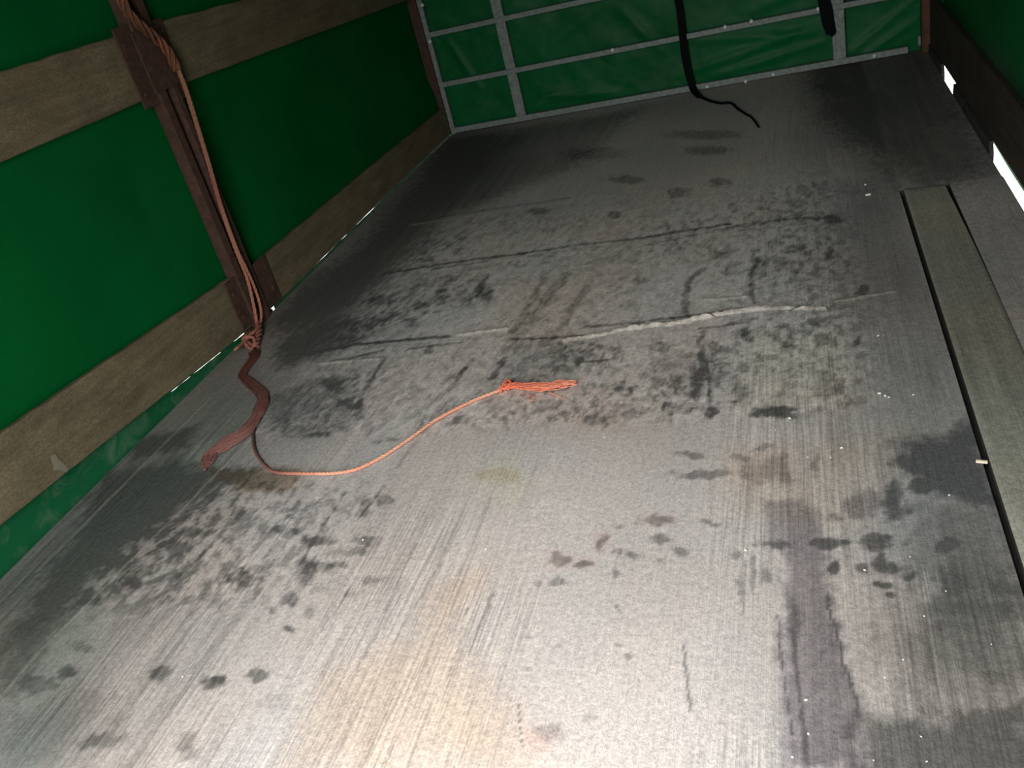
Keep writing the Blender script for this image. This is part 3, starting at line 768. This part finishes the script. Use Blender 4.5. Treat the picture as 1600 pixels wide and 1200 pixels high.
for q, P in enumerate(([(793, 606), (797, 600), (800, 596)], [(822, 616), (832, 621), (842, 626)], [(858, 615), (874, 621), (888, 627)], [(866, 600), (876, 596), (868, 594)], [(896, 604), (904, 598), (911, 593)], [(830, 620), (826, 626), (838, 628)])):
    Q = spline([on_floor(*p) + Vector((0, 0, 0.004)) for p in P], 6)
    o = put('loose_thread', *tube(Q, lambda t: 0.0016 - 0.001 * t, 5), M['cord'], oc, True)
    dye(o, lambda p: SALMON)

# --- red frayed strap lying from the wall towards the camera
rs_pts = [(399, 549), (397, 562), (381, 586), (385, 595), (411, 620), (408, 642), (398, 660), (380, 682), (350, 700), (330, 715), (322, 738)]
C = spline([on_floor(*p) + Vector((0, 0, 0.006)) for p in rs_pts], 14)
rs = empty('frayed_strap', tuple(on_floor(400, 640)))
tag(rs, 'dull red frayed strap lying in a zigzag on the floor', 'strap')
def rs_w(t):
    base = np.interp(t, [0, .12, .25, .32, .45, .58, .66, .78, .88, .96, 1.0], [.012, .011, .008, .010, .013, .012, .017, .023, .017, .014, .004])
    return float(base)
T_, N_ = frames(C); V, F = [], []
rnd = random.Random(9); m_ = len(C); K = 8
for i, c in enumerate(C):
    t = i / (m_ - 1); side = T_[i].cross(Vector((0, 0, 1))).normalized(); w = 0.6 * rs_w(t) * (1.0 + 0.7 * n1(t * 14, 2, 71) + 0.35 * (rnd.random() - 0.5))
    for j in range(K + 1):
        u = j / K * 2 - 1
        V.append(tuple(c + side * u * w + Vector((0, 0, 0.002 + 0.004 * (0.5 + 0.5 * math.sin(u * 5 + t * 26)) * (1 - abs(u) ** 3)))))
for i in range(m_ - 1):
    for j in range(K):
        a = i * (K + 1) + j; F.append((a, a + 1, a + K + 2, a + K + 1))
o = put('webbing', V, F, M['cord'], rs, True)
sd = o.modifiers.new('thickness', 'SOLIDIFY'); sd.thickness = 0.003
def rs_col(p):
    n = 0.5 + n1(p.x * 40, p.y * 40, 55)
    return lerp((0.13, 0.045, 0.038), (0.24, 0.105, 0.092), (2.05 - p.y) / 0.35 + 0.6 * (n - 0.5))
dye(o, rs_col)
rnd = random.Random(5)
o = put('loose_fibres', *fibres(C, 150, lambda t: rs_w(t) * 1.25, 0.0009, rnd, 0.2, 1.6), M['cord'], rs, True)
dye(o, lambda p: lerp((0.15, 0.05, 0.04), (0.30, 0.135, 0.115), (2.05 - p.y) / 0.35 + n1(p.x * 60, p.y * 60, 57)))

# --- cord hanging down the post
hc = empty('hanging_cord', (0.03, 2.47, 0.02))
tag(hc, 'reddish orange cord hanging down the rusty post to the floor', 'cord')
def lw(pts, xs):
    return [on_left(px, py, x) for (px, py), x in zip(pts, xs)]
A = [(262, 78), (283, 122), (305, 190), (325, 255), (345, 325), (368, 390), (386, 435), (396, 475), (402, 508)]
C1 = spline(lw(A, [.036, .032, .030, .030, .030, .030, .028, .028, .03]), 16)
o = put('twisted_cord', *rope(C1, 0.0028, 0.0036, 3, 0.06, 6), M['cord'], hc, True)
hcol = lambda p: lerp((0.42, 0.16, 0.11), lerp((0.30, 0.10, 0.075), (0.30, 0.15, 0.085), 0.5 + 2.2 * n1(p.z * 6, 1, 61)), p.z / 0.5)
dye(o, hcol)
B_ = [(268, 82), (290, 135), (309, 195), (328, 258), (347, 324), (370, 388), (384, 418), (396, 445), (406, 475), (408, 500), (400, 518), (386, 530), (370, 544)]
C2 = spline(lw(B_, [.040, .036, .034, .035, .036, .036, .034, .032, .032, .04, .055, .06, .07]), 16)
o = put('twisted_cord', *rope(C2, 0.0024, 0.0031, 3, 0.05, 6, 1.0), M['cord'], hc, True)
dye(o, hcol)
rnd = random.Random(21)
CB = spline(lw([(186, -8), (200, 20), (222, 42), (242, 58), (262, 80), (276, 108)], [.05, .05, .052, .05, .046, .036]), 12)
o = put('wrapped_bundle', *merge(rope(CB, 0.011, 0.0055, 4, 0.16, 6), rope(CB, 0.006, 0.0045, 3, 0.10, 6, 2.0)), M['cord'], hc, True)
dye(o, lambda p: lerp((0.10, 0.045, 0.028), (0.24, 0.085, 0.045), 0.5 + 2.5 * n1(p.z * 16, p.y * 16, 63)))
kn = spline([on_floor(px, py, z) for px, py, z in ((404, 512, .03), (395, 520, .035), (386, 527, .03), (382, 530, .022), (390, 536, .015), (398, 540, .015), (396, 528, .03), (386, 526, .035), (380, 530, .03), (388, 542, .012), (394, 545, .01))], 10)
o = put('knot', *rope(kn, 0.0028, 0.0038, 3, 0.05, 6), M['cord'], hc, True)
dye(o, lambda p: (0.38, 0.14, 0.10))
tl = spline([on_floor(px, py, z) for px, py, z in ((384, 532, .025), (377, 538, .022), (369, 545, .016), (366, 547, .012))], 8)
o = put('cord_tail', *tube(tl, lambda t: 0.0065 - 0.003 * t, 7), M['cord'], hc, True)
dye(o, lambda p: (0.44, 0.21, 0.13))
dn = spline([on_floor(px, py, z) for px, py, z in ((404, 508, .03), (405, 518, .022), (403, 528, .016), (400, 541, .010))], 8)
o = put('cord_tail', *rope(dn, 0.007, 0.006, 3, 0.08, 7), M['cord'], hc, True)
dye(o, lambda p: (0.24, 0.09, 0.07))

# --- black straps on the front frame
def ribbon(C, w, th, axis):
    T, N = frames(C); V, F = [], []
    for i, c in enumerate(C):
        s = axis - T[i] * axis.dot(T[i]); s.normalize(); n = T[i].cross(s)
        ww = w(i / (len(C) - 1)) if callable(w) else w
        V += [tuple(c + s * ww + n * th), tuple(c - s * ww + n * th), tuple(c - s * ww - n * th), tuple(c + s * ww - n * th)]
    for i in range(len(C) - 1):
        for j in range(4):
            a, b = i * 4 + j, i * 4 + (j + 1) % 4; F.append((a, a + 4, b + 4, b))
    F += [(0, 1, 2, 3), tuple(range(len(C) * 4 - 1, len(C) * 4 - 5, -1))]
    return V, F
yb = FY0 - 0.010
bs = empty('black_strap', (1.36, yb, 0.0))
tag(bs, 'long black strap hanging from the frame and trailing onto the floor', 'strap')
top = [Vector((1.30, yb, 0.62))] + [on_back(px, py, yb) for px, py in ((1059, 0), (1066, 50), (1070, 85), (1076, 115), (1084, 138))]
top[-1].y -= 0.02
C = spline(top + [on_floor(1094, 152, 0.012)], 10)
put('webbing', *ribbon(C, lambda t: 0.015 + 0.004 * math.sin(3 * t), 0.0022, Vector((1, 0, 0))), M['black'], bs)
C = spline([on_floor(px, py, 0.006) for px, py in ((1092, 150), (1108, 157), (1125, 161), (1142, 161), (1153, 170), (1165, 178), (1175, 184), (1186, 199))], 8)
put('loose_tail', *ribbon(C, lambda t: 0.008 - 0.004 * t, 0.002, Vector((1, -0.3, 0.2))), M['black'], bs)
bs2 = empty('black_strap', (2.02, yb, 0.2))
tag(bs2, 'short black strap end dangling beside the right upright of the frame', 'strap')
C = spline([Vector((1.985, yb - 0.004, 0.40))] + [on_back(px, py, yb - 0.004) for px, py in ((1287, 0), (1291, 18), (1294, 35), (1299, 52))], 8)
put('webbing', *ribbon(C, lambda t: 0.021 + 0.008 * math.sin(3.0 * t), 0.003, Vector((1, 0, 0))), M['black'], bs2)
C = spline([on_back(px, py, yb - 0.008) for px, py in ((1294, 28), (1299, 42), (1303, 50), (1298, 56))], 8)
put('frayed_tip', *ribbon(C, lambda t: 0.014 - 0.006 * t, 0.003, Vector((1, 0, 0.3))), M['black'], bs2)

# ------------------------------------------------------------------ crumbs and chips on the floor
def chip(name, px, py, sx, sy, sz, rz, mat, label, cat, group=None, z=0.001, seed=0):
    rnd = random.Random(seed + px); bm = bmesh.new()
    bmesh.ops.create_icosphere(bm, subdivisions=1, radius=1.0)
    for v in bm.verts:
        v.co = Vector((v.co.x * sx, v.co.y * sy, v.co.z * sz)) * rnd.uniform(0.75, 1.2)
    me = bpy.data.meshes.new(name); bm.to_mesh(me); bm.free()
    o = link(name, me, mat); p = on_floor(px, py, z)
    o.location = (p.x, p.y, z + sz * 0.6); o.rotation_euler = (0, 0, rz)
    return tag(o, label, cat, group)
chip('paint_chip', 1357, 305, .011, .006, .004, .2, M['chip'], 'white chip on the dark floor left of the long black gap', 'chip')
chip('paint_chip', 1352, 289, .004, .006, .003, .2, M['chip'], 'smaller greyish chip just beyond the white one near the gap', 'chip')
V, F = bevel_box(-0.010, 0.010, -0.0032, 0.0032, 0.0, 0.005, 0.001, 1)
o = link('wood_splinter', mesh_from('wood_splinter', V, F), M['stick'])
p = on_floor(1534, 725); o.location = (p.x, p.y, 0.003); o.rotation_euler = (0, 0, -0.25)
tag(o, 'short pale wooden splinter lying beside the edge of the plank', 'splinter')
G = 'small white crumbs on the floor'
CRUMB = {(1374, 615): 'leftmost of three white crumbs in a row left of the plank', (1383, 619): 'middle one of three white crumbs in a row left of the plank',
         (1389, 621): 'rightmost of three white crumbs in a row left of the plank', (1427, 617): 'lone white crumb between the row of three crumbs and the plank',
         (1234, 654): 'white crumb at the right end of the black oval stain', (1212, 672): 'tiny crumb just below the black oval stain',
         (1315, 700): 'pale crumb on the brownish patch right of the reddish stain', (1262, 715): 'left of two faint crumbs right of the reddish stain',
         (1298, 715): 'right of two faint crumbs right of the reddish stain', (1478, 924): 'white crumb alone below the dark blotches near the plank',
         (1259, 1094): 'uppermost white crumb on the purple-grey stain near the bottom edge', (1263, 1147): 'middle white crumb on the purple-grey stain near the bottom edge',
         (1238, 1183): 'lowest white crumb on the purple-grey stain', (1351, 891): 'white crumb inside a small dark blotch right of the purple-grey stain',
         (1483, 774): 'pale crumb at the lower edge of the dark bluish stain', (1165, 860): 'pale crumb left of the top of the purple-grey stain',
         (1372, 525): 'white crumb beyond the row of three crumbs, below the pale ridge', (944, 683): 'tiny crumb on bare floor below the frayed orange end',
         (286, 1057): 'tiny crumb in the lower left between dark spots', (759, 858): 'tiny crumb on light floor left of the small red spots',
         (567, 844): 'tiny crumb among the dark speckles below the orange cord'}
for i, (px, py, s) in enumerate([(1374, 615, 5), (1383, 619, 5), (1389, 621, 4), (1427, 617, 4), (1234, 654, 4), (1315, 700, 4), (1212, 672, 3), (1262, 715, 3), (1298, 715, 3), (1478, 924, 3), (1259, 1094, 5),
                                 (1263, 1147, 4), (1238, 1183, 4), (1365, 1188, 3), (1351, 891, 4), (1483, 774, 4), (1422, 870, 3), (1411, 1031, 3), (1549, 1007, 3), (1382, 1059, 3), (1372, 525, 4), (1165, 860, 5), (944, 683, 2), (286, 1057, 3), (759, 858, 3), (567, 844, 3), (1439, 1151, 3), (1448, 1190, 3), (1444, 963, 3)]):
    pxs = px_size(px, py)
    chip('white_crumb', px, py, pxs * s * .7, pxs * s * 0.5, pxs * s * 0.3, i * 1.3, M['chip'], CRUMB.get((px, py), 'tiny white crumb in the dark lower right part of the floor'), 'crumb', G, 0.0015, i)
